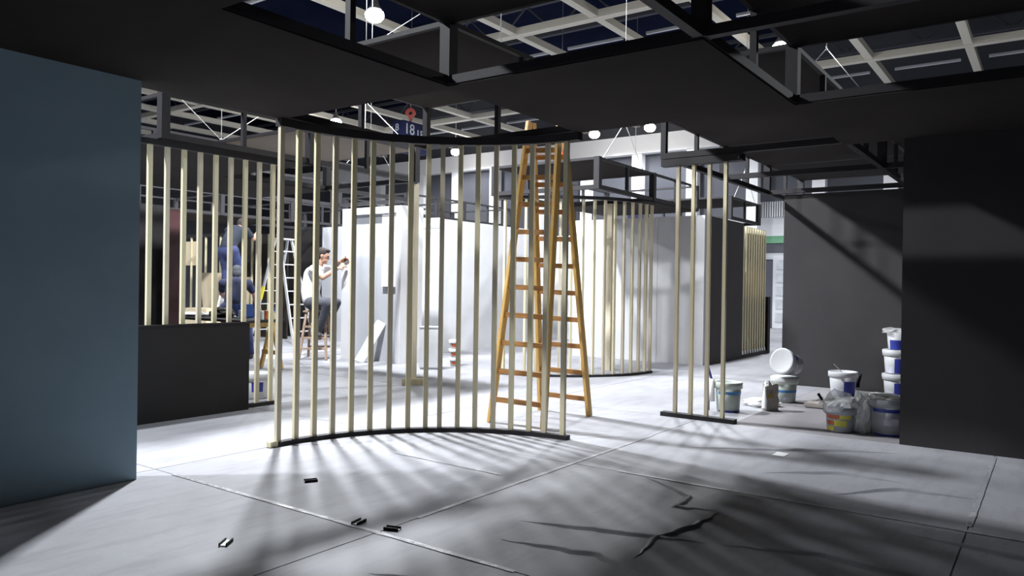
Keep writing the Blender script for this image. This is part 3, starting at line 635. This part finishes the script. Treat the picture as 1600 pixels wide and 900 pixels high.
# tape along the sheet seams
for lab, a, b in (('clear tape along the floor seam under the curved screen',(3.0,2.75),(5.9,2.75)),('clear tape strip on the seam crossing the foreground',(2.7,1.9),(2.7,4.6)),
                  ('clear tape strip on the seam before the right wall',(4.6,-.6),(4.6,2.4)),('clear tape running from the seam to the right wall',(4.7,.36),(6.8,.36)),('loose film strip inside the curved screen',(4.02,2.95),(4.05,3.95))):
    n = 26; a, b = Vector((*a,0)), Vector((*b,0)); dv = (b-a).normalized(); sv = Vector((-dv.y,dv.x,0)); bm = bmesh.new(); rows = []
    for k in range(n+1):
        p = a.lerp(b,k/n); rows.append([bm.verts.new(p+sv*q*(.016+.006*noise.noise(p*9))+Vector((0,0,.0025+.003*abs(noise.noise(p*7+Vector((q,0,0))))))) for q in (-1,0,1)])
    for r0, r1 in zip(rows, rows[1:]):
        for k in range(2): bm.faces.new((r0[k],r0[k+1],r1[k+1],r1[k]))
    tag(link('tape_strip', mesh_of(bm,'tape',True), 'film_tape'), lab, 'tape')
# white bin beside the post, little stack, wrapped sheet
t = thing('white_bin', 'tall white box standing on the floor beyond the timber post', 'box', (8.40,7.50,0), SRZ)
link('box_body', box_me((-.15,-.12,.02),(.15,.12,.60),.012), 'plastic_white', t); link('box_lid', box_me((-.155,-.125,.60),(.155,.125,.625),.006), 'plastic_grey', t); link('box_foot', box_me((-.14,-.11,0),(.14,.11,.02)), 'plastic_grey', t)
for k in range(3):
    x = bucket(('lowest small tub of the stack behind the white box','middle small tub of the stack behind the white box','top small tub of the stack behind the white box')[k], (8.97,7.51,.134*k), 0, .12, .075, labels=((180,270,.2,.6,'label_red'),), lid=True, handle=False, rim=False, group='small tubs behind the white box')
t = thing('wrapped_sheet', 'film wrapped sheet leaning against the white partition block', 'sheet', (8.33,8.80,0), 0)
link('sheet_roll', bar_me((-.04,.10,0),(.262,-.09,.64),.16,.03,.01,(1,1,0)), 'film_dense', t)

# ================================================================= SIGNS AND SUSPENSION WIRES
def text_me(s, size):
    c = bpy.data.curves.new('txt','FONT'); c.body = s; c.size = size; c.extrude = .004; c.align_x = 'CENTER'; c.align_y = 'CENTER'
    o = bpy.data.objects.new('txt', c); COL.objects.link(o); dg = bpy.context.evaluated_depsgraph_get(); dg.update()
    me = bpy.data.meshes.new_from_object(o.evaluated_get(dg)); bpy.data.objects.remove(o); return me
def pin_me(s):
    bm = bmesh.new(); n = 28; out = []; inn = []
    for k in range(n):
        a = 2*PI*k/n; x, z = math.cos(a), math.sin(a)
        rr = 1 if z > -.3 else 1-.45*(-.3-z)
        out.append((x*rr*s*(1 if z > -.2 else max(.22,1+z)), z*s*(1.0 if z > 0 else 1.5))); inn.append((x*s*.38, z*s*.38+.05*s))
    vo = [[bm.verts.new((x,y,z)) for x, z in out] for y in (-.04,.04)]; vi = [[bm.verts.new((x,y,z)) for x, z in inn] for y in (-.04,.04)]
    for k in range(n):
        j = (k+1)%n
        bm.faces.new((vo[0][k],vo[0][j],vi[0][j],vi[0][k])); bm.faces.new((vo[1][k],vi[1][k],vi[1][j],vo[1][j]))
        bm.faces.new((vo[0][k],vo[1][k],vo[1][j],vo[0][j])); bm.faces.new((vi[0][k],vi[0][j],vi[1][j],vi[1][k]))
    return mesh_of(bm, 'pin', False)
t = thing('aisle_sign', 'hanging blue box sign reading 18 and 1F with a red marker on top', 'sign', (14.17,13.65,4.67)); t.scale = (1.3,1.3,1.3)
link('sign_box', box_me((-.05,-.02,0),(.66,.26,.60)), 'sign_blue', t)
link('number', text_me('18', .30), 'sign_white', t, (.12,-.03,.43), (PI/2,0,0)); link('letter', text_me('1F', .24), 'sign_white', t, (.42,-.03,.37), (PI/2,0,0))
link('number', text_me('8', .2), 'sign_white', t, (-.06,.14,.46), (PI/2,0,-PI/2)); link('letter', text_me('F', .2), 'sign_white', t, (-.06,.14,.24), (PI/2,0,-PI/2))
link('marker', pin_me(.105), 'red', t, (.30,.12,.80), (0,0,R(-54))); link('marker_stem', tube_me([(.30,.12,.58),(.30,.12,.70)], .03, 10), 'red', t)
link('hanging_wire', tube_me([(.30,.12,.90),(.30,.12,3.47)], .006, 5), 'steel_wire', t)
t = thing('aisle_sign', 'small far blue sign with white letters hanging beyond the square frame', 'sign', (17.2,8.6,2.98))
link('sign_box', box_me((-.03,-.35,0),(.03,.18,.38)), 'sign_blue', t); link('letter', text_me('F', .22), 'sign_white', t, (-.04,-.22,.2), (PI/2,0,-PI/2)); link('letter', text_me('8', .2), 'sign_white', t, (-.04,.05,.2), (PI/2,0,-PI/2)); link('hanging_wire', tube_me([(0,0,.38),(0,0,6.23)], .006, 5), 'steel_wire', t)
t = thing('floor_marker', 'red marker hanging before the far wall beside the ladder', 'marker', (15.6,9.8,4.25)); link('marker', pin_me(.16), 'red', t, (0,0,.3), (0,0,R(-60))); link('marker_stem', tube_me([(0,0,0),(0,0,.15)], .05, 10), 'red', t); link('hanging_wire', tube_me([(0,0,.46),(0,0,4.96)], .006, 5), 'steel_wire', t)
def sling(label, apex, legs, top=None):
    t = thing('suspension_wire', label, 'wire', apex, group='suspension wires')
    a = Vector(apex)
    for l in legs: link('wire_leg', tube_me([(0,0,0), Vector(l)-a], .0045, 5), 'steel_wire', t)
    link('wire_ring', tube_me([(.018*math.cos(2*PI*k/12), 0, .018*math.sin(2*PI*k/12)) for k in range(13)], .004, 5), 'steel_wire', t)
    if top: link('wire_drop', tube_me([(0,0,0), Vector((top[0],top[1],6.92))-a], .004, 5), 'steel_wire', t)
sling('pair of wires forming a peak over the dark panel at the right', (6.9,1.64,3.34), [(6.9,2.03,2.92),(6.9,1.34,2.92)], (6.9,1.64,6.95))
sling('crossed wires rising in a V over the left slat screen', (5.29,8.08,2.92), [(1.77,10.12,6.96),(10.73,8.02,6.96)], (5.29,8.08,6.95))
sling('wires dropping to the rail beside the hanging blue sign', (6.9,7.35,3.62), [(6.9,7.35,2.92),(6.9,6.5,2.92)], (6.9,7.35,6.95))
sling('wires beside the top of the wooden ladder', (5.28,3.95,3.3), [(5.28,3.5,2.92),(5.28,4.4,2.9)], (5.28,3.95,6.95))
sling('wires over the far grey frame', (9.3,4.82,3.5), [(8.7,4.82,2.92),(9.9,4.82,2.9)], (9.3,4.82,6.95))
sling('wires over the front edge of the curved screen booth', (2.95,3.14,3.5), [(2.5,3.14,2.92),(3.4,3.14,2.9)], (2.95,3.14,6.95))
sling('wires over the frame above the white block', (7.7,8.08,3.4), [(7.25,8.08,2.92),(8.15,8.08,2.92)], (7.7,8.08,6.95))
sling('wires holding the frame over the dense slat wall', (14.2,4.8,3.5), [(13.6,4.8,2.92),(14.8,4.8,2.9)], (14.2,4.8,6.95))
